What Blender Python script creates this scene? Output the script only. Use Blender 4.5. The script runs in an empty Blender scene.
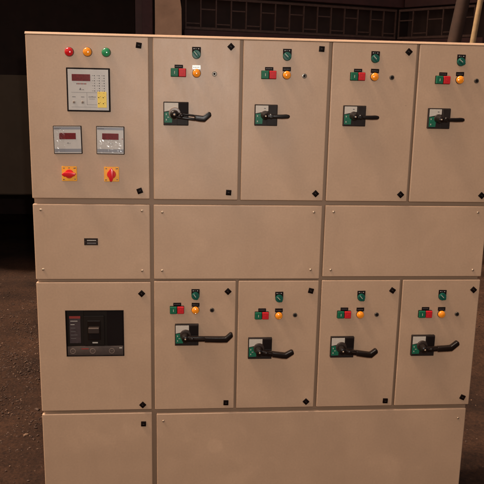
import bpy, bmesh, math, random
from mathutils import Vector, Matrix
random.seed(11)
S = bpy.context.scene
COL = S.collection
PI = math.pi
TOP = 1.85            # height of the cabinet's top above the ground

# ------------------------------------------------------------------ materials
def nt(name):
    m = bpy.data.materials.new(name); m.use_nodes = True
    t = m.node_tree
    return m, t, t.nodes['Principled BSDF']

def N(t, kind, **kw):
    n = t.nodes.new(kind)
    for k, v in kw.items():
        if k in n.inputs: n.inputs[k].default_value = v
        else: setattr(n, k, v)
    return n

def mat(name, col, rough=.5, metal=0., bump=0., bscale=400., spec=.5, coat=0., var=0., vscale=30., trans=0.):
    m, t, b = nt(name)
    b.inputs['Base Color'].default_value = (*col, 1)
    b.inputs['Roughness'].default_value = rough
    b.inputs['Metallic'].default_value = metal
    b.inputs['Specular IOR Level'].default_value = spec
    b.inputs['Coat Weight'].default_value = coat
    b.inputs['Coat Roughness'].default_value = .12
    b.inputs['Transmission Weight'].default_value = trans
    tc = N(t, 'ShaderNodeTexCoord')
    if bump:
        n = N(t, 'ShaderNodeTexNoise', Scale=bscale, Detail=3.)
        t.links.new(tc.outputs['Object'], n.inputs['Vector'])
        bp = N(t, 'ShaderNodeBump', Strength=bump, Distance=.001)
        t.links.new(n.outputs['Fac'], bp.inputs['Height'])
        t.links.new(bp.outputs['Normal'], b.inputs['Normal'])
    if var:
        n = N(t, 'ShaderNodeTexNoise', Scale=vscale, Detail=6., Roughness=.65)
        t.links.new(tc.outputs['Object'], n.inputs['Vector'])
        mr = N(t, 'ShaderNodeMapRange')
        mr.inputs['From Min'].default_value = .3; mr.inputs['From Max'].default_value = .7
        mr.inputs['To Min'].default_value = 1 - var; mr.inputs['To Max'].default_value = 1 + var
        t.links.new(n.outputs['Fac'], mr.inputs['Value'])
        mx = N(t, 'ShaderNodeVectorMath', operation='SCALE')
        mx.inputs[0].default_value = col
        t.links.new(mr.outputs['Result'], mx.inputs['Scale'])
        t.links.new(mx.outputs['Vector'], b.inputs['Base Color'])
    return m

def paint():
    """beige powder coat: orange-peel surface, faint mottling, dust and wipe marks"""
    m, t, b = nt('beige_powder_coat')
    tc = N(t, 'ShaderNodeTexCoord'); geo = N(t, 'ShaderNodeNewGeometry')
    col = (.436, .283, .183)
    # mottling at two sizes, in world metres so that it never repeats from door to door
    n1 = N(t, 'ShaderNodeTexNoise', Scale=5., Detail=5., Roughness=.6)
    n2 = N(t, 'ShaderNodeTexNoise', Scale=150., Detail=3., Roughness=.6)
    mp = N(t, 'ShaderNodeMapping'); mp.inputs['Scale'].default_value = (1.0, 1., .35)
    t.links.new(geo.outputs['Position'], mp.inputs['Vector'])
    n3 = N(t, 'ShaderNodeTexNoise', Scale=14., Detail=6., Roughness=.7)
    for n in (n1, n2): t.links.new(geo.outputs['Position'], n.inputs['Vector'])
    t.links.new(mp.outputs['Vector'], n3.inputs['Vector'])
    def rng(src, a, bb, lo=.3, hi=.7):
        mr = N(t, 'ShaderNodeMapRange'); mr.inputs['From Min'].default_value = lo; mr.inputs['From Max'].default_value = hi
        mr.inputs['To Min'].default_value = a; mr.inputs['To Max'].default_value = bb
        t.links.new(src, mr.inputs['Value']); return mr.outputs['Result']
    def mul(a, bb):
        q = N(t, 'ShaderNodeMath', operation='MULTIPLY'); t.links.new(a, q.inputs[0]); t.links.new(bb, q.inputs[1]); return q.outputs[0]
    f = mul(mul(rng(n1.outputs['Fac'], .96, 1.04), rng(n2.outputs['Fac'], .955, 1.045)), rng(n3.outputs['Fac'], .975, 1.02))
    # rubbed, dusty patches and hairline scratches
    n4 = N(t, 'ShaderNodeTexNoise', Scale=6.5, Detail=4., Roughness=.55, Distortion=.6); t.links.new(geo.outputs['Position'], n4.inputs['Vector'])
    f = mul(f, rng(n4.outputs['Fac'], 1.0, 1.075, .56, .72))
    ms = N(t, 'ShaderNodeMapping'); ms.inputs['Rotation'].default_value = (0, .32, 0); ms.inputs['Scale'].default_value = (2.2, 1., 210.)
    t.links.new(geo.outputs['Position'], ms.inputs['Vector'])
    n5 = N(t, 'ShaderNodeTexNoise', Scale=1., Detail=2., Roughness=.5); t.links.new(ms.outputs['Vector'], n5.inputs['Vector'])
    f = mul(f, rng(n5.outputs['Fac'], 1.0, .88, .73, .78))
    # small dark chips and specks of dirt
    vc = N(t, 'ShaderNodeTexVoronoi', Scale=9.); t.links.new(geo.outputs['Position'], vc.inputs['Vector'])
    f = mul(f, rng(vc.outputs['Distance'], .62, 1.0, .010, .016))
    # round sticker residue on the lower right cover
    d = N(t, 'ShaderNodeVectorMath', operation='DISTANCE'); t.links.new(geo.outputs['Position'], d.inputs[0])
    d.inputs[1].default_value = (.634, -.0, TOP - 1.486)
    f = mul(f, rng(d.outputs['Value'], 1.085, 1.0, .024, .034))
    mx = N(t, 'ShaderNodeVectorMath', operation='SCALE'); mx.inputs[0].default_value = col
    t.links.new(f, mx.inputs['Scale']); t.links.new(mx.outputs['Vector'], b.inputs['Base Color'])
    b.inputs['Specular IOR Level'].default_value = .42
    r = rng(n3.outputs['Fac'], .40, .50); t.links.new(r, b.inputs['Roughness'])
    nb = N(t, 'ShaderNodeTexNoise', Scale=380., Detail=4., Roughness=.5)
    t.links.new(geo.outputs['Position'], nb.inputs['Vector'])
    nw = N(t, 'ShaderNodeTexNoise', Scale=7., Detail=1.)
    t.links.new(geo.outputs['Position'], nw.inputs['Vector'])
    b1 = N(t, 'ShaderNodeBump', Strength=.20, Distance=.0009); t.links.new(nb.outputs['Fac'], b1.inputs['Height'])
    b2 = N(t, 'ShaderNodeBump', Strength=.5, Distance=.004); t.links.new(nw.outputs['Fac'], b2.inputs['Height'])
    t.links.new(b2.outputs['Normal'], b1.inputs['Normal']); t.links.new(b1.outputs['Normal'], b.inputs['Normal'])
    return m

M = {
 'paint': paint(),
 'black': mat('black_plastic', (.008, .0045, .0035), .32, spec=.24, bump=.15, bscale=900),
 'glare_white': mat('glare_white_label', (.5, .45, .40), .30, spec=.6),  # white base colour carries the flash glare on one legend plate
 'matblack': mat('matt_black_plastic', (.008, .0045, .004), .6, spec=.1, bump=.2, bscale=900),
 'lock': mat('black_lock_plastic', (.006, .003, .0025), .55, spec=.06),
 'hub': mat('dark_grey_plastic', (.032, .021, .017), .45, spec=.22, bump=.1, bscale=700),
 'hublight': mat('grey_plastic', (.17, .12, .095), .4),
 'charcoal': mat('charcoal_plastic', (.020, .014, .012), .5, spec=.12, var=.2, vscale=60),
 'white': mat('white_label', (.50, .43, .36), .5, spec=.3, var=.06, vscale=90),
 'green_label': mat('green_label', (.010, .120, .065), .5, spec=.25, var=.15, vscale=120),
 'green_btn': mat('green_button_plastic', (.007, .105, .050), .5, spec=.2),
 'red_btn': mat('red_button_plastic', (.50, .013, .018), .5, spec=.2),
 'teal': mat('green_knob_plastic', (.005, .075, .052), .42, spec=.28),
 'lens_red': mat('red_lens', (.55, .006, .010), .16, coat=.8),
 'lens_orange': mat('orange_lens', (.88, .27, .012), .16, coat=.8),
 'lens_green': mat('green_lens', (.020, .230, .085), .16, coat=.8),
 'yellow': mat('orange_yellow_plate', (.78, .33, .012), .4, var=.05, vscale=80),
 'keypad': mat('yellow_keypad', (.74, .50, .035), .4, var=.05, vscale=80),
 'redknob': mat('red_knob_plastic', (.62, .012, .020), .22, coat=.6),
 'face': mat('pale_meter_face', (.43, .385, .345), .42, var=.05, vscale=60),
 'faceband': mat('blue_grey_band', (.19, .185, .20), .35),
 'display': mat('dark_red_display', (.13, .006, .007), .35, spec=.2, var=.35, vscale=150),
 'print': mat('grey_print', (.10, .085, .08), .5),
 'redprint': mat('red_print', (.24, .035, .028), .5, spec=.2),
 'paleprint': mat('pale_print', (.40, .36, .31), .5),
 'steel': mat('zinc_steel', (.50, .37, .26), .33, metal=.6, bump=.1, bscale=900),
 'darksteel': mat('dark_metal_button', (.13, .11, .09), .28, metal=.6),
 'plate': mat('dark_brown_nameplate', (.016, .008, .005), .5, spec=.2),
 'mccb': mat('breaker_black', (.010, .006, .004), .5, spec=.2, bump=.15, bscale=800),
 'mccbgrey': mat('breaker_grey_label', (.050, .034, .034), .5, spec=.2, var=.2, vscale=90),
 'mccbstrip': mat('breaker_grey_strip', (.068, .048, .040), .5, spec=.2, var=.12, vscale=90),
 'gap_shade': mat('shaded_frame_paint', (.250, .150, .090), .6, bump=.2, bscale=300),  # cabinet paint darkened: the shade of the door gaps is in the colour
}

def film():
    m, t, b = nt('wrinkled_clear_film')
    t.nodes.remove(b)
    out = t.nodes['Material Output']
    geo = N(t, 'ShaderNodeTexCoord')
    n = N(t, 'ShaderNodeTexNoise', Scale=60., Detail=1.5, Roughness=.5, Distortion=.8)
    t.links.new(geo.outputs['Object'], n.inputs['Vector'])
    bp = N(t, 'ShaderNodeBump', Strength=.7, Distance=.004); t.links.new(n.outputs['Fac'], bp.inputs['Height'])
    g = N(t, 'ShaderNodeBsdfGlossy', Roughness=.2); g.inputs['Color'].default_value = (.9, .9, .9, 1)
    t.links.new(bp.outputs['Normal'], g.inputs['Normal'])
    tr = N(t, 'ShaderNodeBsdfTransparent')
    mx = N(t, 'ShaderNodeMixShader'); mx.inputs[0].default_value = .055
    t.links.new(tr.outputs[0], mx.inputs[1]); t.links.new(g.outputs[0], mx.inputs[2])
    t.links.new(mx.outputs[0], out.inputs['Surface'])
    return m
M['film'] = film()

# ------------------------------------------------------------------ geometry
class MB:
    """collects solids in one mesh. x right, z up, w outward from the panel face (all mm)"""
    def __init__(s): s.v = []; s.f = []; s.m = []; s.sm = []; s.mats = []
    def mi(s, name):
        if name not in s.mats: s.mats.append(name)
        return s.mats.index(name)
    def take(s, bm, name, smooth=False):
        o = len(s.v); k = s.mi(name)
        bm.verts.index_update()
        for v in bm.verts: s.v.append((v.co.x, v.co.y, v.co.z))
        for f in bm.faces:
            s.f.append([o + q.index for q in f.verts]); s.m.append(k); s.sm.append(smooth)
        bm.free()
    def prism(s, poly, w0, w1, name, bevel=0., seg=2, smooth=False, slope=None):
        """poly: (x,z) outline; optional slope: function x -> extra w"""
        bm = bmesh.new()
        g = slope or (lambda x: 0)
        a = [bm.verts.new((x, -(w0 + g(x)), z)) for x, z in poly]
        b = [bm.verts.new((x, -(w1 + g(x)), z)) for x, z in poly]
        n = len(poly)
        bm.faces.new(a); bm.faces.new(b[::-1])
        for i in range(n): bm.faces.new((a[i], b[i], b[(i+1) % n], a[(i+1) % n]))
        bmesh.ops.recalc_face_normals(bm, faces=bm.faces)
        if bevel:
            es = [e for e in bm.edges if any(v in b for v in e.verts) and not all(v in a for v in e.verts)]
            bmesh.ops.bevel(bm, geom=es, offset=bevel, segments=seg, profile=.5, affect='EDGES', clamp_overlap=True)
        s.take(bm, name, smooth); return s
    def box(s, x0, x1, z0, z1, w0, w1, name, bevel=0., seg=2):
        return s.prism([(x0, z0), (x1, z0), (x1, z1), (x0, z1)], w0, w1, name, bevel, seg)
    def lathe(s, prof, name, cx=0, cz=0, n=32, flute=0, smooth=True, closed=True):
        """prof: (radius, w) from the outside in; axis points out of the panel"""
        bm = bmesh.new(); rings = []
        for r, w in prof:
            if r < 1e-4: rings.append([bm.verts.new((cx, -w, cz))]); continue
            ring = []
            for i in range(n):
                rr = r * (1 - (flute if i % 2 else 0))
                a = 2*PI*i/n
                ring.append(bm.verts.new((cx + rr*math.cos(a), -w, cz + rr*math.sin(a))))
            rings.append(ring)
        for A, B in zip(rings, rings[1:]):
            if len(B) == 1:
                for i in range(n): bm.faces.new((A[i], A[(i+1) % n], B[0]))
            else:
                for i in range(n): bm.faces.new((A[i], A[(i+1) % n], B[(i+1) % n], B[i]))
        if len(rings[-1]) > 1: bm.faces.new(rings[-1])
        bmesh.ops.recalc_face_normals(bm, faces=bm.faces)
        # recalc on an open cup can turn it inside out: make the last cap look outwards
        s.take(bm, name, smooth); return s
    def circle(s, cx, cz, r, w0, w1, name, n=24, bevel=0.):
        return s.prism([(cx + r*math.cos(2*PI*i/n), cz + r*math.sin(2*PI*i/n)) for i in range(n)], w0, w1, name, bevel)
    def bar(s, x0, z0, x1, z1, wd, w0, w1, name, bevel=0.):
        d = Vector((x1-x0, z1-z0)).normalized(); p = Vector((-d.y, d.x))*wd/2
        return s.prism([(x0+p.x, z0+p.y), (x1+p.x, z1+p.y), (x1-p.x, z1-p.y), (x0-p.x, z0-p.y)], w0, w1, name, bevel)
    def mesh(s, name, scale=.001):
        me = bpy.data.meshes.new(name)
        me.from_pydata([(x*scale, y*scale, z*scale) for x, y, z in s.v], [], s.f)
        for q in s.mats: me.materials.append(M[q])
        for i, p in enumerate(me.polygons):
            p.material_index = s.m[i]; p.use_smooth = s.sm[i]
        me.update()
        if any(s.sm):
            try: me.set_sharp_from_angle(angle=math.radians(38))
            except Exception: pass
        return me

WP = {}
def add(name, me, pos, parent=None, roll=0., label=None, tilt=(0, 0)):
    """pos is a world position in metres; me a mesh (shared by copies) or None for an Empty"""
    o = bpy.data.objects.new(name, me); COL.objects.link(o)
    base = Vector((0, 0, 0))
    if parent: o.parent = parent; base = WP[parent.name]
    o.location = Vector(pos) - base
    o.rotation_euler = (tilt[0], roll, tilt[1])
    WP[o.name] = Vector(pos)
    if label: o['label'] = label
    return o

def pp(x, z, w=0):      # millimetres from the cabinet's left edge, above its top, in front of its doors -> world
    return (x/1000, -w/1000, TOP + z/1000)

def tag(o, label, cat, group=None, kind=None):
    if label: o['label'] = label
    if cat: o['category'] = cat
    if group: o['group'] = group
    if kind: o['kind'] = kind
    return o

def structure(o): o['kind'] = 'structure'; return o

# ------------------------------------------------------------------ THE CABINET
cab = add('switchgear_cabinet', None, (.804, .2, 0))
tag(cab, 'large beige steel electrical switchgear cabinet with handles, meters and indicator lamps on its doors', 'cabinet')
W = 1608
# carcass: shell whose front frame lies behind the doors
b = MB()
b.box(3, W-4, -1750, -8.8, -440, -22, 'gap_shade', 2)
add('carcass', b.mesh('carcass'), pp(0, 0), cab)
# top cover sheet with a rounded front lip that shows as a bright line above the doors
b = MB()
prof = [(-446, -8.6), (.4, -8.6), (.4, -7.6), (-.6, -5.6), (-2.4, -3.6), (-4.8, -1.8), (-7.6, -.6), (-11, 0), (-446, 0)]   # rolled front edge
bm = bmesh.new(); A = [bm.verts.new((0, -w_, z_)) for w_, z_ in prof]; B = [bm.verts.new((W, -w_, z_)) for w_, z_ in prof]
bm.faces.new(A); bm.faces.new(B[::-1])
for i in range(len(prof)): bm.faces.new((A[i], B[i], B[(i+1) % len(prof)], A[(i+1) % len(prof)]))
bmesh.ops.recalc_face_normals(bm, faces=bm.faces); b.take(bm, 'paint')
add('top_cover', b.mesh('top_cover'), pp(0, 0), cab)
b = MB(); b.box(20, W-20, -1850, -1750.5, -420, -30, 'matblack', 2)
add('plinth', b.mesh('plinth'), pp(0, 0), cab)

# flat locks, screws
def lock_mesh():
    b = MB()
    b.box(-9.2, 9.2, -9.2, 9.2, -2, 5, 'lock', .8)
    b.lathe([(5.6, 5), (5.4, 5.8), (4.2, 6.0), (4.0, 4.9)], 'lock', n=24)
    b.box(-3.6, 3.6, -1.2, 1.2, 4.6, 6.8, 'hub', .3)
    return b.mesh('lock')
LOCK = lock_mesh()
def lock(x, z, ang, parent): add('lock', LOCK, pp(x, z), parent, roll=math.radians(ang))

def screw_mesh():
    b = MB()
    b.lathe([(4.8, 0), (4.8, .8), (4.4, 1.0)], 'steel', n=24)
    b.lathe([(4.1, .9), (4.0, 1.9), (3.2, 2.8), (1.8, 3.3), (0, 3.45)], 'steel', n=24)
    b.box(-2.6, 2.6, -.35, .35, 3.1, 3.6, 'matblack'); b.box(-.35, .35, -2.6, 2.6, 3.1, 3.62, 'matblack')
    return b.mesh('screw')
SCREW = screw_mesh()
def screw(x, z, parent): add('screw', SCREW, pp(x, z), parent, roll=random.uniform(0, PI))

def door(x0, x1, zt, zb, name='door', label=None, hole=None, tilt=0.):
    """hinged or screwed sheet with folded rounded edges; origin at its lower left corner"""
    b = MB(); w, h = x1-x0, zt-zb
    if hole:
        hx0, hx1, hz0, hz1 = hole[0]-x0, hole[1]-x0, hole[2]-zb, hole[3]-zb
        # four pieces butted round the cut-out; outer edges folded
        bm = bmesh.new()
        def ring(xa, xb, za, zc, y): return [bm.verts.new((xx, y, zz)) for xx, zz in ((xa, za), (xb, za), (xb, zc), (xa, zc))]
        O = ring(0, w, 0, h, 0.); I = ring(hx0, hx1, hz0, hz1, 0.)
        OB = ring(0, w, 0, h, 14.); IB = ring(hx0, hx1, hz0, hz1, 14.)
        for i in range(4):
            j = (i+1) % 4
            bm.faces.new((O[i], O[j], I[j], I[i])); bm.faces.new((O[j], O[i], OB[i], OB[j])); bm.faces.new((I[i], I[j], IB[j], IB[i]))
            bm.faces.new((OB[j], OB[i], IB[i], IB[j]))
        bmesh.ops.recalc_face_normals(bm, faces=bm.faces)
        es = [e for e in bm.edges if (all(v in O for v in e.verts)) or (e.verts[0] in O and e.verts[1] in OB) or (e.verts[1] in O and e.verts[0] in OB)]
        bmesh.ops.bevel(bm, geom=es, offset=3.4, segments=4, profile=.5, affect='EDGES')
        b.take(bm, 'paint')
    else:
        b.prism([(0, 0), (w, 0), (w, h), (0, h)], -14, 0, 'paint', 3.4, 4)
    o = add(name, b.mesh(name), pp(x0, zb), cab, label=label)
    o.rotation_euler = (0, 0, tilt)
    return o

ZA, ZB = -9.5, -549
# ---- top row of doors
dA = door(1, 398.5, ZA, -547.5, label='wide door with meters and three coloured lamps')
lock(366.9, -36.2, 8, dA); lock(364.6, -518.8, -20, dA)
dB = []
cols = [(412, 703), (712.5, 1003.8), (1014.5, 1306.5), (1315, 1607)]
topl = [[(671.3, -33.3, 45), (670.8, -522.3, 4)], [(976.9, -33.4, 3), (976.7, -523.8, 45)],
        [(1277, -35.8, 40), (1282, -525, 45)], [(1579, -36, 20), (1579, -526, 40)]]
for (a, c), L in zip(cols, topl):
    d = door(a, c, ZA, ZB - (a-412)*.0028, tilt=random.uniform(-.0012, .0012)); dB.append(d)
    for x, z, r in L: lock(x, z, r, d)
# ---- blank covers of the second row
def cover(x0, x1, zt, zb, scr):
    d = door(x0, x1, zt, zb, 'cover_panel')
    for x, z in scr: screw(x, z, d)
    return d
c0 = cover(1, 398.5, -567, -834.5, [(27.4, -587), (371, -589), (27.4, -798), (369.5, -803)])
cover(411, 1003.8, -567, -834.5, [(441, -593.5), (974, -590.5), (439.5, -803), (970.5, -800.5)])
cover(1014.5, 1607, -565.3, -827, [(1044.8, -589), (1572.2, -588), (1044.1, -801.3), (1573, -802)])
# ---- third row of doors
dC0 = door(1, 399.5, -844.5, -1333, hole=(97, 302.5, -1121.5, -948), label='wide door with a black circuit breaker')
lock(367, -886.6, 45, dC0); lock(366.4, -1313, 45, dC0)
cols3 = [(410.5, 703), (711.5, 1003.5), (1014, 1305), (1314, 1606)]
low = [[(674.2, -880, 45), (673, -1310, 1)], [(975, -878.5, 14), (974, -1311, 45)],
       [(1276.5, -878.3, 34), (1277.6, -1313, 2)], [(1582, -877, 42), (1578.5, -1304, 24)]]
for (a, c), L in zip(cols3, low):
    d = door(a, c, -841.5 + (a-410)*.0028, -1334.5 - (a-410)*.0008, tilt=random.uniform(-.0012, .0012))
    for x, z, r in L: lock(x, z, r, d)
# ---- bottom row
dD = door(1, 400, -1345, -1748, label='small wide door at the bottom left'); lock(368.5, -1388.8, 1, dD); lock(368.5, -1712, 45, dD)
cover(416.5, 1598, -1351, -1748, [(441.2, -1380), (1569, -1390.5), (441.2, -1718), (1569, -1718)])

# ---- indicator lamps
def lamp_mesh(lens, r=14.2, fl=0.):
    b = MB()
    b.lathe([(r+.9, 0), (r+.9, 2.2), (r, 3.0), (r-.3, 3.1)], 'matblack', n=36)
    b.lathe([(r, 2.8), (r, 8.5), (r-1.4, 11.2), (r-3.6, 12.4), (r-4.2, 12.2), (r-5.2, 12.6), (r-8.5, 13.8), (0, 14.3)], lens, n=36, flute=fl)
    return b.mesh('indicator_lamp')
LR, LO, LG = lamp_mesh('lens_red', fl=.03), lamp_mesh('lens_orange', fl=.03), lamp_mesh('lens_green', fl=.03)
LO2 = lamp_mesh('lens_orange', 13.6, .05)
add('indicator_lamp', LR, pp(141, -62), cab, label='red lamp')
add('indicator_lamp', LO, pp(199.8, -61), cab, label='amber lamp')
add('indicator_lamp', LG, pp(260.6, -61), cab, label='green lamp')

# ---- large square meter
def big_meter():
    r = add('power_meter', None, pp(200.4, -182.6), cab, label='large square meter with a yellow keypad')
    b = MB(); h = 71
    b.box(-h, h, -h, h, -6, 7, 'matblack', 1.5)
    add('bezel', b.mesh('bezel'), pp(200.4, -182.6), r)
    k = 144/44.1; cx, cz = 88.45, 89.7                 # artwork measured on the face, millimetres from its centre
    X = lambda u: (u-cx)*k*.985; Z = lambda v: -(v-cz)*k*.985
    b = MB()
    b.box(-h+5, h-5, -h+5, h-5, 6.5, 7.8, 'face', .4)
    P = lambda u0, u1, v0, v1, m, w=8.0: b.box(X(u0), X(u1), Z(v1), Z(v0), 7.5, w, m)
    P(71, 106.6, 92.2, 92.45, 'print'); P(86.7, 86.95, 92.45, 105, 'print'); P(87, 97, 104.5, 104.75, 'print'); P(71, 97, 107, 107.2, 'print')
    for i in range(9): P(76.4+i*1.15, 77.2+i*1.15, 83.0, 84.3, 'redprint' if i % 3 else 'print')
    b.prism([(X(79.0), Z(89.9)), (X(81.6), Z(89.9)), (X(80.3), Z(87.4))], 7.5, 8, 'print'); P(82.2, 84, 89.3, 89.9, 'print')
    for c, u in enumerate((94.9, 99.7, 104.6)):
        for i in range(7):
            v = 75.3 + i*2.55
            b.circle(X(u), Z(v), 1.5, 7.5, 8.4, 'matblack' if (c or i % 2 == 0) else 'print', 10)
            P(u-2.6, u-1.1, v-.25, v+.15, 'paleprint' if i % 2 else 'print')
    for u in (73.5, 82.4):
        P(u-1.6, u+1.8, 96.6, 97.2, 'print')
    for i in range(5): P(88.5+i*1.5, 89.6+i*1.5, 96.4 - (.4 if i == 2 else 0), 97.2, 'print')
    P(89, 95, 98.6, 98.9, 'print')
    add('face_plate', b.mesh('face_plate'), pp(200.4, -182.6), r)
    b = MB(); b.box(X(72), X(90.6), Z(80.9), Z(74.1), 7.6, 8.8, 'display', .3)
    add('display', b.mesh('display'), pp(200.4, -182.6), r)
    b = MB(); b.box(X(97.6), X(106.8), Z(107.4), Z(91.4), 7.6, 9.0, 'keypad', .5)
    for u in (98.8, 103.4):
        for v in (97.2, 103.2):
            b.box(X(u)-1.6, X(u)+1.6, Z(v)-1.4, Z(v)+1.4, 8.5, 9.8, 'matblack', .2)
            b.box(X(u+1.5)-1.0, X(u+1.5)+1.3, Z(v-1)-.7, Z(v-1)+.7, 8.5, 9.6, 'redprint')
        b.box(X(u)-.5, X(u)+4, Z(92.6)-.4, Z(92.6)+.4, 8.5, 9.3, 'redprint')
    add('keypad', b.mesh('keypad'), pp(200.4, -182.6), r)
    bt = MB(); bt.box(-5.2, 5.2, -5, 5, 0, .7, 'paleprint', .3); bt.lathe([(3.9, .5), (3.8, 1.8), (3, 2.3), (0, 2.5)], 'hublight', n=20); bm_ = bt.mesh('button')
    for u in (73.7, 82.5): add('button', bm_, pp(200.4 + X(u), -182.6 + Z(102.2), 7.8), r)
big_meter()

# ---- two small square meters
def small_meter(x, z, roll, label, wr):
    r = add('panel_meter', None, pp(x, z), cab, label=label, roll=roll)
    b = MB(); h = 46.6
    b.box(-h, h, -h, h, -4, 8.5, 'matblack', 1.2)
    q = b.mesh('bezel'); o = bpy.data.objects.new('bezel', q); COL.objects.link(o); o.parent = r
    b = MB(); f = h-2.3
    b.box(-f, f, -f, f, 8, 9.3, 'face', .5)
    b.box(-f+.6, f-.6, f-9.5, f-1.5, 9, 9.55, 'faceband'); b.box(-f+.6, f-.6, -f+4, -f+15, 9, 9.55, 'faceband')
    for i in range(6): b.box(-f+3+i*3.6, -f+5.6+i*3.6, f-7.4, f-4.6, 9.3, 9.8, 'print')
    b.prism([(-3, -11.5), (5, -11.5), (1, -8)], 9, 9.8, 'print'); b.box(6, 9, -11.4, -10.2, 9, 9.8, 'print')
    if wr: b.box(38, 42.5, 4.5, 6.5, 9, 9.8, 'redprint')
    o = bpy.data.objects.new('face_plate', b.mesh('face_plate')); COL.objects.link(o); o.parent = r
    b = MB(); b.box(-27, 27.5, 2.3, 23.2, 9.1, 10.1, 'display', .4)
    o = bpy.data.objects.new('display', b.mesh('display')); COL.objects.link(o); o.parent = r
    # clear film left on the glass: a crumpled thin sheet
    b = MB(); bm = bmesh.new(); n = 12
    x0, x1, z0, z1 = (-f+1, f-8, -f+1, 2) if wr else (-f+1, -8, -f+4, f-4)
    g = [[bm.verts.new((x0+(x1-x0)*i/n, -(11.2+random.uniform(-.25, .25)), z0+(z1-z0)*j/n)) for i in range(n+1)] for j in range(n+1)]
    for j in range(n):
        for i in range(n): bm.faces.new((g[j][i], g[j][i+1], g[j+1][i+1], g[j+1][i]))
    b.take(bm, 'film', True)
    o = bpy.data.objects.new('protective_film', b.mesh('protective_film')); COL.objects.link(o); o.parent = r
small_meter(127.6, -347.7, math.radians(-.8), 'left small square meter with red display', False)
small_meter(268.9, -347.4, math.radians(.4), 'right small square meter under crumpled clear film', True)

# ---- two yellow cam switches with red knobs
def cam_switch(x, z, ang, label):
    r = add('rotary_switch', None, pp(x, z), cab, label=label)
    b = MB(); b.box(-25, 25, -25, 25, -3, 4.5, 'yellow', 1.2)
    for a, c in ((-20, 19), (-3, 20), (14, 19), (-21, -19), (16, -18)): b.box(a, a+5, c-1.6, c+1.2, 4.3, 4.9, 'print')
    for a, c in ((-20, -20), (20, 20)): b.circle(a, c*.98, 1.6, 4, 5, 'hub', 12)
    add('plate', b.mesh('plate'), pp(x, z), r)
    b = MB()
    b.lathe([(15, 4.5), (15, 10), (13.5, 12.5), (0, 13)], 'redknob', n=36)
    b.prism([(-22, -1.6), (-14, -7.5), (10, -7.5), (20, -4.5), (24, 0), (20, 4.5), (10, 7.5), (-14, 7.5), (-22, 1.6)], 10, 25, 'redknob', 2.2, 3)
    add('knob', b.mesh('knob'), pp(x, z), r, roll=math.radians(ang))
cam_switch(128.9, -461.8, 0, 'left orange-yellow switch with red knob lying across')
cam_switch(270.2, -462.2, 90, 'right orange-yellow switch with red knob standing upright')

# ---- small engraved nameplate
r = MB(); r.box(-23.5, 23.5, -12.3, 12.3, 0, 1.6, 'plate', .5)
for z0, z1, x0, x1 in ((3.2, 6.4, -13.5, 17.5), (-7.6, -2.4, -13.5, 17.5)):
    i = x0
    while i < x1:
        w_ = random.uniform(2.2, 4.6); r.box(i, min(i+w_, x1), z0, z1, 1.4, 1.95, 'paleprint' if z0 > 0 else 'print'); i += w_+.5
for a in (-20.5, 20.5): r.circle(a, 0, 1.5, 1.4, 2.2, 'darksteel', 12)
add('nameplate', r.mesh('nameplate'), pp(194.6, -698.5), cab, label='small dark brown nameplate with two pale lines')

# ---- moulded case circuit breaker in the door cut-out
def breaker():
    cx, cz = 199.7, -1034.8
    r = add('circuit_breaker', None, pp(cx, cz), cab)
    k = 3.46
    b = MB()
    hx, hz = 102.4, 86.4
    b.box(-hx, hx, -hz, hz, -24, -9, 'mccb')
    t = 2.6
    for q in ((-hx, -hx+t, -hz, hz), (hx-t, hx, -hz, hz), (-hx+t, hx-t, hz-t, hz), (-hx+t, hx-t, -hz, -hz+t)): b.box(*q, -9, 1.6, 'matblack', .6)
    b.box(43, hx-t-1, -48, hz-t-3, -9, -5, 'matblack', 1)
    b.box(-hx+t+1, -40, -48, hz-t-3, -9, -6, 'mccb', 1)
    add('case', b.mesh('case'), pp(cx, cz), r)
    b = MB(); b.box(-90, -51, -38, 64, -6.4, -4.6, 'mccbgrey', .4); b.box(-90, -51, 55, 63.9, -5, -4.2, 'redprint')
    for i in range(6): b.box(-86, -86+random.uniform(14, 28), 44-i*13, 46.5-i*13, -5, -4.2, 'paleprint' if i < 2 else 'print')
    add('rating_label', b.mesh('rating_label'), pp(cx, cz), r)
    b = MB()
    b.box(-40, 33, -46, 66, -9, -2, 'mccb', 1.6)
    b.box(-26, 20, -25, 48, -2.4, 1.2, 'black', 1.5)
    add('toggle_surround', b.mesh('toggle_surround'), pp(cx, cz), r)
    b = MB(); b.box(-22, 17, 4, 26, 0, 15, 'hub', 3, 3); b.box(-20, 15, -21, -1, .9, 1.6, 'matblack'); b.box(-10, 9, -38, -33, -2.4, -1.6, 'paleprint')
    b.box(-20, 15, 22, 25, 14.6, 15.4, 'hublight', .3)  # pale strip drawn as the glint along the toggle
    add('toggle', b.mesh('toggle'), pp(cx, cz), r)
    b = MB(); b.box(-hx+t+1, hx-t-1, -hz+t+.5, -49.5, -9, -1.5, 'mccbstrip', 1)
    b.box(-50, -24, -60, -56.5, -2, -1, 'redprint')
    for x in (-80, -10, 58):
        b.lathe([(10.5, -1.6), (10.2, -.8), (7.8, -.6), (7.4, -1.9)], 'hublight', cx=x, cz=-67, n=24)
        b.box(x-4.5, x+4.5, -67.8, -66.2, -1.8, -.9, 'hublight')
    b.box(85, 95, -58, -54, -2, -1, 'paleprint')
    add('terminal_strip', b.mesh('terminal_strip'), pp(cx, cz), r)
breaker()

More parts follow.
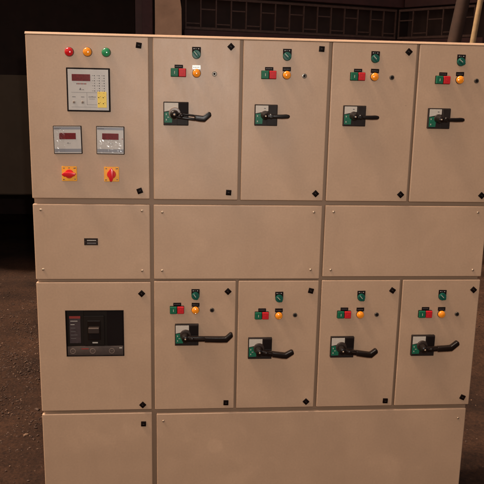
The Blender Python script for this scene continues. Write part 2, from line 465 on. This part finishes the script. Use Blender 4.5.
# ---- control groups on the feeder doors
def legend(b, w, h, zc, m='matblack'):
    b.box(-w/2, w/2, zc-h/2, zc+h/2, 0, 2.2, m, .5)
    n = 4
    for i in range(n):
        x = -w/2+3.2+i*(w-6.4)/n; b.box(x, x+(w-6.4)/n-1.6, zc-1.0, zc+1.0, 2.0, 2.6, 'print')
def sel_mesh():
    b = MB()
    poly = [(-14.6, 24.5), (-14.6, 0)] + [(14.6*math.cos(a), 14.6*math.sin(a)) for a in [PI + PI*i/14 for i in range(1, 14)]] + [(14.6, 0), (14.6, 24.5)]
    b.prism(poly[::-1], 0, 2.4, 'matblack', .5)
    for i, x in enumerate((-10, -3.5, 5)): b.box(x, x+4, 17.5, 20, 2.2, 2.8, 'paleprint' if i != 1 else 'print')
    return b.mesh('legend_plate')
def knob_mesh():
    b = MB()
    b.lathe([(14.2, 2), (14, 6), (12.8, 9.5), (0, 10)], 'teal', n=36)
    b.prism([(-13.2, -3.6), (-9, -5.2), (9, -5.2), (13.2, -3.6), (13.2, 3.6), (9, 5.2), (-9, 5.2), (-13.2, 3.6)], 8, 14.5, 'teal', 1.6, 3)
    b.box(-11.5, 2.5, -.9, .9, 14.3, 15.0, 'white')
    return b.mesh('knob')
SELP, KNOB = sel_mesh(), knob_mesh()
def pb_mesh():
    b = MB(); b.box(-25.6, 25.6, -14, 14, 0, 6, 'matblack', 1.5)
    return b.mesh('housing')
PBH = pb_mesh()
def cap(m, w):
    b = MB(); b.box(-w/2, w/2, -12.9, 12.9, 5, 13, m, 2.2, 3); b.box(-.9, .9, -4.5, 4.5, 12.8, 13.5, 'white') if m == 'green_btn' else b.circle(0, 0, 4, 12.8, 13.4, 'red_btn', 20, .2)
    return b.mesh('push_button')
CG, CR = cap('green_btn', 24.4), cap('red_btn', 23.6)
b = MB(); legend(b, 28, 11, 0); LEG = b.mesh('legend_plate')
b = MB(); legend(b, 28, 14, 0); LEG2 = b.mesh('legend_plate')
b = MB(); legend(b, 28, 14, 0, 'glare_white'); LEG3 = b.mesh('legend_plate')  # black plate whitened to paint in the flash glare
b = MB(); b.lathe([(8.2, 0), (8.2, 3.5), (7.2, 5), (5.6, 5.2), (5.0, 3.4), (0, 3.2)], 'darksteel', n=28); b.lathe([(4.4, 3.2), (4.2, 6), (0, 6.4)], 'matblack', n=20)
RST = b.mesh('reset_button')

def lever(kind):
    """pivot at the origin; w counts from the door"""
    b = MB()
    path = {'b1': [(98, -12), (119, 4)], 'c1': [(146, -3), (166, 15)], 'c2': [(96, -13), (121, 1)], 'c3': [(104, -15), (125, 1)], 'c4': [(99, 5), (124, 25)], 'rod': [(56, -1), (80, 0)]}[kind]
    (x1, z1), (x2, z2) = path
    rod = kind == 'rod'
    h0, h1 = (6, 7.2) if rod else (9, 9.5)
    sl = lambda x: max(0, min(1, x/60))*(4 if rod else 7)
    if rod:
        b.prism([(-9, -7), (8, -8), (24, -h0), (56, -h1), (76, -h1+1), (82, -2), (80, 5), (70, h1), (56, h1-1), (24, h0-1), (8, 8), (-9, 7)], 34, 46, 'black', 2.6, 3, slope=sl)
        b.bar(16, 1, 50, 0, 2, 45.6, 46.6, 'hub', .5)  # lighter ridge drawn as the highlight streak on the rod
        b.lathe([(13, 16), (12.5, 33), (11.5, 36), (9, 47), (5.5, 49.5), (0, 50)], 'black', n=32)
        b.lathe([(8.5, 34), (8.2, 46), (6, 48.5), (0, 49)], 'black', cx=19, cz=0, n=28)
    else:
        def off(p, q, d):
            v = Vector((q[0]-p[0], q[1]-p[1])).normalized(); return Vector((-v.y, v.x))*d
        n0 = off((0, 0), (x1, z1), 1); n1 = off((x1, z1), (x2, z2), 1)
        t = .16
        if kind == 'b1':        # open slot between two rails
            for s_, wd in ((1, 5), (-1, 7.5)):
                o = n0*(6.2*s_)
                b.bar(6+o.x, -1+o.y, x1*.72+o.x, z1*.72+o.y, wd, 36, 50, 'black', 1.8)
            gx0, gz0 = x1*.68, z1*.68
        else:
            b.prism([(0, 8.5), (x1*.5, z1*.5+8.2), (x1*.5, z1*.5-8.2), (0, -8.5)], 36, 49, 'black', 2.2, 2)
            b.bar(14, 1.5, x1*.5, z1*.5+1.5, 2.0, 48.5, 49.8, 'hub', .5)  # lighter raised ridge added as a highlight line along the arm
            gx0, gz0 = x1*.47, z1*.47
        b.prism([(gx0, gz0-9), (x1*.86, z1*.86-10.2), (x1+3, z1-9.6), (x2+4, z2-6), (x2+1.5, z2+5), (x2-6, z2+7.5), (x1-3, z1+9.5), (x1*.8, z1*.8+9), (gx0, gz0+9)], 37, 54, 'black', 2.8, 3)
        b.lathe([(15, 16), (14.5, 34), (13.5, 38), (12.5, 47), (9, 50.5), (4, 51.5), (0, 51.6)], 'black', n=36)
        b.lathe([(7.5, 46), (7.2, 52), (5, 54), (0, 54.4)], 'black', cx=24, cz=z1*.2, n=24)
    b.lathe([(3.2, 49.5), (3.0, 52), (1.8, 53), (0, 53.2)] if not rod else [(2.6, 49), (2.4, 51), (0, 52)], 'steel', n=18)
    return b.mesh('lever')
LEV = {}
def base_mesh(w, h, big):
    b = MB(); x, z = w/2, h/2
    b.box(-x, x, -z, z, 0, 12, 'charcoal', 1.6)
    b.box(.12*w, x-2, 0.02*h, z-2, 11, 18, 'matblack' if big else 'charcoal', 1.5)
    b.box(.04*w, x-2, -z+2, -.02*h, 11, 13.4, 'charcoal', 1)
    return b.mesh('base_plate')
def lab_mesh(w, h, big):
    b = MB(); x, z = w/2, h/2
    b.prism([(-x+3, z-3.5), (-x+3, .08*h), (-.2*w, .14*h), (.09*w, .2*h), (.09*w, z-3.5)][::-1], 11.5, 12.8, 'white', .2)
    b.prism([(-x+3, .05*h), (-x+3, -z+(9 if big else 6)), (-.16*w, -z+(9 if big else 6)), (-.14*w, .0), (-.22*w, .09*h)][::-1], 11.5, 12.7, 'green_label', .2)
    for i in range(3):
        q = -z + (16 if big else 12) + i*9
        b.box(-x+8, -x+11, q, q+5, 12.5, 13.1, 'paleprint' if i % 2 == 0 else 'green_btn'); b.box(-x+13, -x+19, q+1, q+3, 12.5, 13.1, 'paleprint' if big and i == 1 else 'green_btn')
    if not big: b.box(-.1*w, -.02*w, .3*h, .34*h, 12.6, 13.1, 'print')
    return b.mesh('legend_label')
def hub_mesh(big, pale):
    b = MB(); r = 20.5 if big else 15
    b.lathe([(r, 11), (r, 16), (r-1.5, 18.5), (r-4, 19), (0, 19.4)], 'hublight' if pale else 'hub', n=44)  # pale version has the flash reflection painted into its colour
    return b.mesh('hub')
HUBS = {}
def cached(key, fn):
    if key not in HUBS: HUBS[key] = fn()
    return HUBS[key]

def isolator(cx, cz, kind, w, h, roll=0.):
    big = kind != 'rod'
    r = add('isolator_handle', None, pp(cx, cz), cab)
    add('base_plate', cached(('b', w, h, big), lambda: base_mesh(w, h, big)), pp(cx, cz), r)
    add('legend_label', cached(('l', w, h, big), lambda: lab_mesh(w, h, big)), pp(cx, cz), r)
    add('hub', cached(('h', big, kind == 'b1' or kind == 'rod'), lambda: hub_mesh(big, kind == 'b1')), pp(cx-4, cz + (1 if big else 0)), r)
    add('lever', cached(('v', kind), lambda: lever(kind)), pp(cx-5, cz-2), r, roll=roll)

def group(sx, sz, lx, lz, bx, bz, rx, rz, knob_ang, white=False):
    J = lambda a=.02: random.uniform(-a, a)
    s = add('selector_switch', None, pp(sx, sz), cab, roll=J())
    add('legend_plate', SELP, pp(sx, sz), s)
    add('knob', KNOB, pp(sx, sz), s, roll=math.radians(knob_ang)+J(.09))
    l = add('indicator_lamp', LO2, pp(lx, lz), cab, label='orange lamp', roll=J(.03))
    add('legend_plate', LEG3 if white else LEG2, pp(lx, lz+19.5), l)
    p = add('push_button_station', None, pp(bx, bz), cab, roll=J(.015))
    add('housing', PBH, pp(bx, bz), p)
    add('push_button', CG, pp(bx-12.6, bz, J(1.)), p, roll=J(), label='green push button')
    add('push_button', CR, pp(bx+13, bz, J(1.)), p, roll=J(), label='red push button')
    add('legend_plate', LEG, pp(bx+1, bz+20), p)
    add('reset_button', RST, pp(rx, rz), cab, roll=J(3), tilt=(J(.06), J(.06)))

# feeders of the top row
group(556.7, -61, 557.4, -121.5, 497, -120.5, 617.2, -122.3, 48, True)
group(860.6, -60, 861.0, -121, 800, -121.5, 921.5, -122.5, 42)
group(1162, -60.5, 1163.0, -120.5, 1104, -120.5, 1223.4, -121.5, 42)
group(1462, -64.5, 1462.6, -124.5, 1401.5, -126, 1522.2, -126.8, 40)
isolator(489, -255, 'b1', 84, 78)
isolator(793.5, -255, 'rod', 78, 71); isolator(1099, -252.5, 'rod', 78, 70, math.radians(.8)); isolator(1397.5, -256.5, 'rod', 78, 70)
# feeders of the third row
group(557.8, -895.5, 557.8, -948.8, 492, -947, 617.9, -949.2, 50)
group(860, -906.5, 860.4, -971.5, 798, -970, 920.1, -970, 46)
group(1161.8, -904, 1161.2, -970, 1100.5, -968.5, 1223, -970.3, 46)
group(1465.5, -902, 1467.5, -970, 1405, -968.5, 1527, -970.5, 46)
isolator(527, -1040, 'c1', 85, 80); isolator(794, -1094.5, 'c2', 87, 80); isolator(1099, -1093, 'c3', 87, 80); isolator(1404, -1090, 'c4', 87, 80)

# ------------------------------------------------------------------ THE PLACE
def gmat():
    m, t, b = nt('earth_ground')
    geo = N(t, 'ShaderNodeNewGeometry')
    n1 = N(t, 'ShaderNodeTexNoise', Scale=1.3, Detail=8., Roughness=.65); n2 = N(t, 'ShaderNodeTexNoise', Scale=52., Detail=8., Roughness=.78)
    v = N(t, 'ShaderNodeTexVoronoi', Scale=55.)
    for n in (n1, n2, v): t.links.new(geo.outputs['Position'], n.inputs['Vector'])
    cr = N(t, 'ShaderNodeValToRGB'); t.links.new(n1.outputs['Fac'], cr.inputs['Fac'])
    cr.color_ramp.elements[0].position = .32; cr.color_ramp.elements[0].color = (.016, .007, .0036, 1)
    cr.color_ramp.elements[1].position = .7; cr.color_ramp.elements[1].color = (.068, .032, .017, 1)
    cr2 = N(t, 'ShaderNodeValToRGB'); t.links.new(n2.outputs['Fac'], cr2.inputs['Fac'])
    cr2.color_ramp.elements[0].position = .36; cr2.color_ramp.elements[0].color = (.5, .45, .42, 1)
    cr2.color_ramp.elements[1].position = .68; cr2.color_ramp.elements[1].color = (1.5, 1.4, 1.3, 1)
    mx = N(t, 'ShaderNodeVectorMath', operation='MULTIPLY')
    t.links.new(cr.outputs['Color'], mx.inputs[0]); t.links.new(cr2.outputs['Color'], mx.inputs[1])
    t.links.new(mx.outputs['Vector'], b.inputs['Base Color'])
    b.inputs['Roughness'].default_value = .9; b.inputs['Specular IOR Level'].default_value = .2
    b1 = N(t, 'ShaderNodeBump', Strength=.8, Distance=.012); t.links.new(n2.outputs['Fac'], b1.inputs['Height'])
    b2 = N(t, 'ShaderNodeBump', Strength=.5, Distance=.006); t.links.new(v.outputs['Distance'], b2.inputs['Height'])
    t.links.new(b1.outputs['Normal'], b2.inputs['Normal']); t.links.new(b2.outputs['Normal'], b.inputs['Normal'])
    return m
M['ground'] = gmat()
def stone_mat():
    m, t, b = nt('gravel_stone')
    geo = N(t, 'ShaderNodeNewGeometry'); cr = N(t, 'ShaderNodeValToRGB')
    t.links.new(geo.outputs['Random Per Island'], cr.inputs['Fac'])
    e = cr.color_ramp.elements; e[0].color = (.036, .016, .008, 1); e[1].color = (.16, .088, .050, 1); e[1].position = 1
    q = e.new(.8); q.color = (.060, .028, .015, 1)
    t.links.new(cr.outputs['Color'], b.inputs['Base Color']); b.inputs['Roughness'].default_value = .8
    return m
M['stone'] = stone_mat()
M['shedwall'] = mat('dark_wall', (.032, .013, .009), .85, var=.3, vscale=6)
M['beam'] = mat('dark_red_paint', (.060, .018, .016), .6, var=.25, vscale=12)
M['grille'] = mat('rusty_grille_metal', (.100, .050, .036), .65, var=.3, vscale=30)
M['tan'] = mat('tan_plaster', (.38, .225, .145), .85, bump=.5, bscale=60, var=.16, vscale=7)
M['purple'] = mat('dark_maroon_paint', (.048, .020, .022), .6, spec=.2, var=.2, vscale=20)
M['greybody'] = mat('dark_grey_painted_metal', (.036, .024, .015), .7, spec=.2, var=.15, vscale=5)
M['rawwood'] = mat('weathered_pale_timber', (.40, .26, .13), .8, bump=.5, bscale=80, var=.2, vscale=14)
M['brownpost'] = mat('brown_timber', (.045, .020, .011), .85, var=.3, vscale=10)
M['roof'] = mat('dark_roof_sheet', (.05, .035, .03), .8, var=.2, vscale=3)

# ground: one sheet to the horizon, finely divided and uneven near the cabinet
bm = bmesh.new()
def gh(x, y):
    f = min(1, max(0, (abs(x-.8)-.85)*3)) if -.1 < y < .6 else 1
    return f*(.012*math.sin(x*3.1+y*1.7)+.010*math.sin(x*7.3-y*5.1+1)+.006*math.sin(x*17+y*13)) - .012
xs = [-400, -120, -40, -15] + [-6+.12*i for i in range(101)] + [15, 40, 120, 400]
ys = [-400, -120, -40, -12] + [-4+.12*i for i in range(101)] + [15, 40, 120, 400]
G = [[bm.verts.new((x, y, gh(x, y) if abs(x) < 7 and abs(y) < 9 else -.012)) for x in xs] for y in ys]
for j in range(len(ys)-1):
    for i in range(len(xs)-1): bm.faces.new((G[j][i], G[j][i+1], G[j+1][i+1], G[j+1][i]))
me = bpy.data.meshes.new('ground'); bm.to_mesh(me); bm.free(); me.materials.append(M['ground'])
for p in me.polygons: p.use_smooth = True
structure(add('ground', me, (0, 0, 0)))

# loose gravel
def gravel():
    V, F = [], []
    ico = bmesh.new(); bmesh.ops.create_icosphere(ico, subdivisions=1, radius=1); ico.verts.index_update()
    iv = [v.co.copy() for v in ico.verts]; fi = [[v.index for v in f.verts] for f in ico.faces]; ico.free()
    for k in range(15500):
        if k < 11500: x, y = random.uniform(-1.6, .05), random.triangular(.3, 3.6, 1.5)
        elif k < 13500: x, y = random.uniform(1.62, 4.2), random.uniform(.3, 4.5)
        else: x, y = random.uniform(-4, 5), random.uniform(-3.5, 4.2)
        if -.02 < x < 1.63 and -.02 < y < .47: continue
        s = random.choice((.0018, .002, .0028, .0036, .005)) * random.uniform(.7, 1.3)
        if random.random() < .0015: s = .012
        o = len(V); R = Matrix.Rotation(random.uniform(0, 6), 3, 'Z'); sx, sz = random.uniform(.8, 1.5), random.uniform(.5, .8)
        for c in iv:
            c = c*random.uniform(.8, 1.15)
            c = R @ Vector((c.x*sx*s, c.y*s, c.z*sz*s)); V.append((x+c.x, y+c.y, gh(x, y)+s*.25+c.z))
        F += [[o+q for q in f] for f in fi]
    me = bpy.data.meshes.new('gravel'); me.from_pydata(V, [], F); me.materials.append(M['stone'])
    tag(add('gravel', me, (0, 0, 0)), 'loose small stones scattered over the brown earth', 'gravel', kind='stuff')
gravel()

def solid(name, boxes, m, pos, parent=None, bevel=.004, rz=0., label=None):
    """boxes in metres about pos: (x0,x1,y0,y1,z0,z1)"""
    bm = bmesh.new()
    for x0, x1, y0, y1, z0, z1 in boxes:
        v = [bm.verts.new(c) for c in ((x0, y0, z0), (x1, y0, z0), (x1, y1, z0), (x0, y1, z0), (x0, y0, z1), (x1, y0, z1), (x1, y1, z1), (x0, y1, z1))]
        for f in ((0, 3, 2, 1), (4, 5, 6, 7), (0, 1, 5, 4), (1, 2, 6, 5), (2, 3, 7, 6), (3, 0, 4, 7)): bm.faces.new([v[i] for i in f])
    if bevel: bmesh.ops.bevel(bm, geom=bm.edges[:], offset=bevel, segments=2, affect='EDGES')
    me = bpy.data.meshes.new(name); bm.to_mesh(me); bm.free(); me.materials.append(M[m])
    o = add(name, me, pos, parent, label=label); o.rotation_euler = (0, 0, rz); return o

# open shed behind: back wall, roof, side walls
shed = add('shed', None, (0, 6.6, 0)); tag(shed, 'gloomy open shed with dark walls behind the cabinet', 'shed')
solid('back_wall', [(-7, 7, 0, .2, 0, 3.9)], 'shedwall', (0, 6.9, 0), shed)
solid('side_wall', [(0, .2, 0, 2.6, 0, 3.9)], 'shedwall', (-7.2, 4.5, 0), shed)
solid('side_wall', [(0, .2, 0, 2.6, 0, 3.9)], 'shedwall', (7.0, 4.5, 0), shed)
solid('roof', [(-7.4, 7.4, 0, 2.9, 0, .08)], 'roof', (0, 4.4, 3.91), shed)

# tan plastered pillar and the maroon post beside it
def pillar():
    bm = bmesh.new(); h = 3.9; n = 26
    rings = []
    for i in range(n+1):
        z = h*i/n; j = lambda: random.uniform(-.0012, .0012)
        e = .03*max(0, math.sin(z*5.2+.6))**3                    # a bite out of the right-hand edge
        rings.append([bm.verts.new(c) for c in ((-.125+j(), -.125+j(), z), (.125-e+j(), -.125+j(), z), (.125-e+j(), .125+j(), z), (-.125+j(), .125+j(), z))])
    for A, B in zip(rings, rings[1:]):
        for i in range(4): bm.faces.new((A[i], A[(i+1) % 4], B[(i+1) % 4], B[i]))
    bm.faces.new(rings[-1])
    me = bpy.data.meshes.new('pillar'); bm.to_mesh(me); bm.free(); me.materials.append(M['tan'])
    tag(add('pillar', me, (.365, 4.6, 0)), 'tan plastered pillar behind the cabinet, catching the light', 'pillar')
pillar()
tag(solid('post', [(-.05, .05, -.05, .05, 0, 3.9)], 'purple', (.165, 4.62, 0)), 'dark maroon square post standing against the left side of the tan pillar', 'post')
tag(solid('post', [(-.035, .035, -.04, .04, 0, 3.9)], 'beam', (.068, 4.9, 0)), 'thin reddish brown post left of the maroon post', 'post')

# grille: rails, bars and short rungs at two heights, meeting in a corner
def grille(p0, p1, z0, z1, name_label, first_high):
    d = Vector((p1[0]-p0[0], p1[1]-p0[1], 0)); L = d.length; a = math.atan2(d.y, d.x)
    g = add('metal_grille', None, (p0[0], p0[1], z0)); g.rotation_euler = (0, 0, a)
    tag(g, name_label, 'grille')
    def sub(nm, boxes, m):
        bm = bmesh.new()
        o = solid(nm, boxes, m, (0, 0, 0), None, .002); o.parent = g; return o
    sub('rail', [(0, L, -.012, .012, -.012, .012)], 'grille'); sub('rail', [(0, L, -.012, .012, z1-z0-.012, z1-z0+.012)], 'grille')
    n = round(L/.163); st = L/n
    for i in range(n+1):
        x = min(max(i*st, .007), L-.007); sub('bar', [(x-.0065, x+.0065, -.0105, .0105, .0125, z1-z0-.0125)], 'grille')
    for i in range(n):
        z = .18 if (i % 2) == first_high else .045
        sub('rung', [(i*st+.008, (i+1)*st-.008, -.006, .006, z-.006, z+.006)], 'grille')
    return g
grille((.52, 4.70), (2.80, 5.36), 2.245, 2.53, 'long rusty grille of bars and staggered rungs above the middle of the cabinet', 1)
grille((2.83, 5.35), (3.42, 4.72), 2.245, 2.53, 'short rusty grille at right angles beyond the right end of the long one', 0)
# walls carrying it, low wall and red lintel
def wallrun(p0, p1, nm, lab):
    d = Vector((p1[0]-p0[0], p1[1]-p0[1], 0)); L = d.length; a = math.atan2(d.y, d.x)
    r = add(nm, None, (p0[0], p0[1], 0)); r.rotation_euler = (0, 0, a); tag(r, lab, 'wall')
    for n_, bx, m in (('wall_face', [(0, L, .05, .2, 0, 3.9)], 'shedwall'), ('lintel', [(0, L, -.05, .049, 2.56, 2.80)], 'beam'), ('sill', [(0, L, -.06, .049, 2.12, 2.225)], 'beam')):
        o = solid(n_, bx, m, (0, 0, 0)); o.parent = r
wallrun((.50, 4.70), (2.86, 5.38), 'dark_wall', 'dark brown wall behind the long grille')
wallrun((2.90, 5.33), (3.52, 4.66), 'dark_wall', 'dark brown wall behind the short grille at the right')

# slim pale pole and brown post at the right
def pole(name, x0, y0, x1, y1, z1, r0, r1, m, lab, cat):
    bm = bmesh.new(); n = 14; k = 9; R = []
    for i in range(k+1):
        t = i/k; r = r0+(r1-r0)*t; cx = x0+(x1-x0)*t + .006*math.sin(t*9); cy = y0+(y1-y0)*t
        R.append([bm.verts.new((cx-x0+r*math.cos(2*PI*j/n), cy-y0+r*math.sin(2*PI*j/n), z1*t)) for j in range(n)])
    for A, B in zip(R, R[1:]):
        for j in range(n): bm.faces.new((A[j], A[(j+1) % n], B[(j+1) % n], B[j]))
    bm.faces.new(R[-1]); bm.faces.new(R[0][::-1])
    me = bpy.data.meshes.new(name); bm.to_mesh(me); bm.free(); me.materials.append(M[m])
    for p in me.polygons: p.use_smooth = True
    return tag(add(name, me, (x0, y0, 0)), lab, cat)
pole('pole', 2.90, 3.9, 3.18, 3.9, 3.2, .032, .022, 'rawwood', 'slim pale timber pole leaning right beyond the cabinet\'s right end', 'pole')
pole('post', 2.78, 4.3, 3.22, 4.3, 3.3, .07, .06, 'brownpost', 'thicker dark brown post leaning right beside the slim pale pole', 'post')

# dark body raised off the ground at the left
r = add('container', None, (-2.4, 4.9, 0)); tag(r, 'dark grey box-shaped body raised off the ground in the gloom left of the cabinet', 'container')
solid('body', [(-2.2, 1.9, -.9, .9, .70, 1.755)], 'greybody', (-2.4, 4.9, 0), r, .01)
for x in (-2.1, 1.8):
    for y in (-.8, .8): solid('leg', [(x-.06, x+.06, y-.06, y+.06, 0, .70)], 'matblack', (-2.4, 4.9, 0), r)

# ------------------------------------------------------------------ CAMERA
cam = bpy.data.cameras.new('camera'); co = bpy.data.objects.new('camera', cam); COL.objects.link(co)
cam.sensor_width = 36; cam.sensor_height = 36; cam.sensor_fit = 'HORIZONTAL'; cam.lens = 700/484*36; cam.clip_end = 2000; cam.clip_start = .02
R = Matrix(((0.996605, -0.001969, -0.082306), (-0.079944, 0.215741, -0.973173), (0.019672, 0.976449, 0.214851)))
co.matrix_world = Matrix.Translation((0.5172, -2.41, 1.6836)) @ R.to_4x4()
S.camera = co

# ------------------------------------------------------------------ LIGHT
EL, AZ = 60, -87            # sun height; direction it comes from, degrees from the camera side (-y) towards the left
d = Vector((math.sin(math.radians(AZ))*math.cos(math.radians(EL)), -math.cos(math.radians(AZ))*math.cos(math.radians(EL)), math.sin(math.radians(EL))))
sl = bpy.data.lights.new('sun', 'SUN'); sl.energy = 4.2; sl.angle = math.radians(14); sl.color = (1, .84, .68)
so = bpy.data.objects.new('sun', sl); COL.objects.link(so); so.rotation_euler = d.to_track_quat('Z', 'Y').to_euler(); so.location = (0, -3, 6)
w = bpy.data.worlds.new('World'); S.world = w; w.use_nodes = True
t = w.node_tree; bg = t.nodes['Background']; bg.inputs['Strength'].default_value = .086
sky = t.nodes.new('ShaderNodeTexSky'); sky.sky_type = 'NISHITA'; sky.sun_disc = False
sky.sun_elevation = math.radians(EL); sky.sun_rotation = math.radians(180 - AZ) ; sky.dust_density = 6; sky.air_density = 1.; sky.ozone_density = .6
wb = t.nodes.new('ShaderNodeVectorMath'); wb.operation = 'MULTIPLY'; wb.inputs[1].default_value = (1.13, .86, .64)   # the camera's warm white balance
t.links.new(sky.outputs[0], wb.inputs[0]); t.links.new(wb.outputs[0], bg.inputs[0])
# the camera's own flash, whose glints show on screws, buttons and meters
fl = bpy.data.lights.new('camera_flash', 'POINT'); fl.energy = 98; fl.shadow_soft_size = .012; fl.color = (1, .94, .87)
fo = bpy.data.objects.new('camera_flash', fl); COL.objects.link(fo); fo.location = (0.555, -2.40, 1.80)

S.view_settings.view_transform = 'Standard'; S.view_settings.look = 'None'; S.view_settings.gamma = 1; S.view_settings.exposure = .3
S.render.engine = 'CYCLES'
